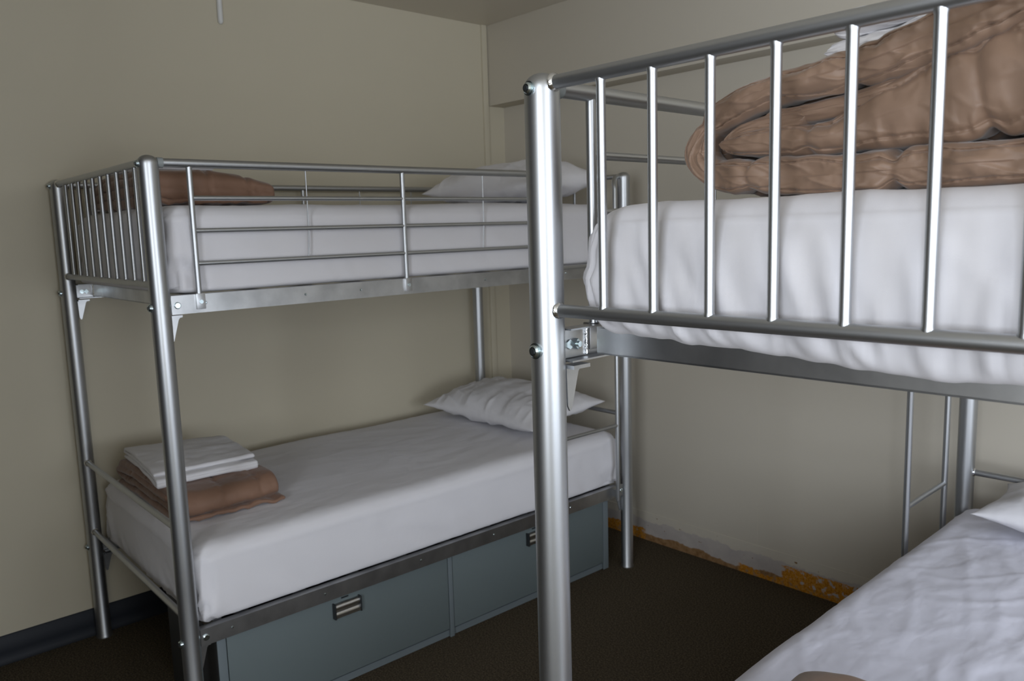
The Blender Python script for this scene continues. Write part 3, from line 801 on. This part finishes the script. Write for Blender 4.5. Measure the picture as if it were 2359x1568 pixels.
# white folded sheet on it : warped on a quad
zt = Z1 + 0.098
wl = [(0.0, zt + 0.002, 0.006), (0.2, zt + 0.002, 0.0065), (0.455, zt + 0.002, 0.0065), (0.475, zt + 0.009, 0.006), (0.45, zt + 0.0155, 0.0065), (0.2, zt + 0.016, 0.0065),
      (0.02, zt + 0.016, 0.0065), (0.005, zt + 0.022, 0.0055), (0.03, zt + 0.028, 0.006), (0.2, zt + 0.030, 0.006), (0.45, zt + 0.028, 0.006)]
def quad(V):
    V = V.copy()
    a = V[:, 0] / 0.475; e = V[:, 1] / 0.33
    c00, c10, c11, c01 = np.array((0.165, 0.085)), np.array((0.618, 0.050)), np.array((0.632, 0.372)), np.array((0.235, 0.405))
    a = a[:, None]; e = e[:, None]
    q = (1 - a) * (1 - e) * c00 + a * (1 - e) * c10 + a * e * c11 + (1 - a) * e * c01
    V[:, :2] = q; V[:, 2] += 0.010 * (1 - np.abs(2 * a[:, 0] - 1) ** 2) * (1 - e[:, 0] * .5)
    return V
cloth_obj('folded_sheet', [folded(wl, 0.0, 0.33, 0.006, 0.009, seed=61, wr=0.0028, fine=0.0018)], M['pillow'], B1, 'white folded sheet lying on the brown comforter of the left lower bunk', 'sheet', quad)
Z2 = 1.556
parts = [side_fold(71, Z2, 0.088, 0.16, 0.77, 0.065, 0.41, 3), wrap(72, Z2, 0.108, 0.15, 0.80, 0.075, 0.425), hem(73, Z2 - 0.001, 0.79, 0.075, 0.40)]
def dome(V):
    V = V.copy(); V[:, 2] += -0.030 * np.clip((V[:, 1] - 0.20) / 0.22, 0, 1) ** 2 * (V[:, 2] - Z2) / 0.1; return V
cloth_obj('comforter', parts, M['duvet_dull'], B1, 'brown folded comforter behind the rails of the left upper bunk', 'comforter', dome)
wl = [(0.30, Z2 + 0.116, 0.006), (0.45, Z2 + 0.117, 0.007), (0.62, Z2 + 0.116, 0.007), (0.635, Z2 + 0.123, 0.006), (0.61, Z2 + 0.130, 0.007), (0.45, Z2 + 0.131, 0.007), (0.31, Z2 + 0.129, 0.006)]
cloth_obj('folded_sheet', [folded(wl, 0.085, 0.30, 0.007, 0.010, seed=81, wr=0.002, fine=0.001)], M['pillow'], B1, 'white folded sheet barely showing on the comforter of the left upper bunk', 'sheet')
# comforter on the foreground lower bunk
Z4 = 0.590
parts = [side_fold(91, Z4, 0.070, 0.185, 0.72, 0.03, 0.44, 3)]
h = 0.014
path = [(0.73, Z4 + 0.095 - h, h), (0.47, Z4 + 0.098 - h, h), (0.30, Z4 + 0.094 - h, h), (0.22, Z4 + 0.080 - h, h), (0.180, Z4 + 0.045, h), (0.195, Z4 + 0.020, h), (0.27, Z4 + 0.014, h * .9), (0.4, Z4 + 0.014, h * .9)]
parts.append(folded(path, 0.02, 0.465, 0.007, 0.008, seam_s=[0.16, 0.42, 0.66], seam_v=[0.16, 0.32], seed=92, wr=0.003, fine=0.0012, seam_depth=0.2))
cloth_obj('comforter', parts, M['duvet'], B2, 'brown folded comforter at the bottom edge, on the foreground lower bunk', 'comforter')

pillow('pillow', B1, (0.470, 1.638, 0.682), (0.755, 0.44, 0.16), 0.0, 0.12, 5, 'white pillow at the far end of the left lower bunk')
pillow('pillow', B1, (0.545, 1.615, 1.640), (0.70, 0.43, 0.20), 0.05, 0.08, 8, 'white pillow at the far end of the left upper bunk')
pillow('pillow', B2, (0.455, 1.690, 0.648), (0.68, 0.33, 0.14), 0.0, 0.02, 12, 'white pillow cut by the right edge on the foreground lower bunk')

# ------------------------------------------------------------------ storage cabinet under the left bed
def cabinet():
    root = empty('storage_cabinet', B1[0], B1[1])
    tag(root, 'low blue grey storage cabinet with two wide drawers under the left bunk bed', 'storage cabinet')
    x0, x1, y0, y1, z0, z1 = 0.50, 0.928, 0.085, 1.768, 0.003, 0.318
    t = 0.018
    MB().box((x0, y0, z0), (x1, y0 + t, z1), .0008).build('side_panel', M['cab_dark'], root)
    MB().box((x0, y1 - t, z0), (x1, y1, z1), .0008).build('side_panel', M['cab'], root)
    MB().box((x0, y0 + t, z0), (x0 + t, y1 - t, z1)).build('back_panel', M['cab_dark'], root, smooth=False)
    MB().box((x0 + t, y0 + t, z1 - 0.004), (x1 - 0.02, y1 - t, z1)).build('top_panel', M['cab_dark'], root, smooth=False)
    MB().box((x0 + t, y0 + t, z0), (x1 - 0.008, y1 - t, z0 + 0.024)).build('plinth', M['cab_edge'], root, smooth=False)
    MB().box((x1 - 0.004, y0, z0), (x1 + 0.003, y0 + 0.026, z1), .001).build('front_stile', M['cab_edge'], root)
    MB().box((x1 - 0.004, 0.918, z0), (x1 + 0.003, 0.936, z1), .001).build('front_stile', M['cab_edge'], root)
    MB().box((x1 - 0.004, y1 - 0.030, z0), (x1 + 0.003, y1, z1), .001).build('front_stile', M['cab_edge'], root)
    for a, b_, hy in ((y0 + 0.029, 0.915, 0.506), (0.939, y1 - 0.033, 1.345)):
        d = MB().box((x1 - 0.016, a, 0.036), (x1 + 0.002, b_, z1 - 0.006), .001).build('drawer', M['cab'], root)
        # moulded pull with dark end caps
        zc = 0.262
        prof = [(x1 + 0.002, zc + 0.026), (x1 + 0.009, zc + 0.025), (x1 + 0.015, zc + 0.018), (x1 + 0.016, zc + 0.008), (x1 + 0.011, zc + 0.002),
                (x1 + 0.012, zc - 0.006), (x1 + 0.018, zc - 0.010), (x1 + 0.018, zc - 0.020), (x1 + 0.002, zc - 0.021)]
        MB().prism(prof, 1, hy - 0.044, hy + 0.044).build('handle', M['alu'], d, sharp=50)
        for y in (hy - 0.049, hy + 0.044):
            MB().box((x1 + 0.001, y, zc - 0.023), (x1 + 0.020, y + 0.005, zc + 0.028), .001).build('handle_cap', M['dark'], d)
        MB().box((x1 + 0.0015, hy - 0.016, z1 - 0.022), (x1 + 0.0030, hy + 0.010, z1 - 0.017)).build('lock_slot', M['dark'], d, smooth=False)
cabinet()
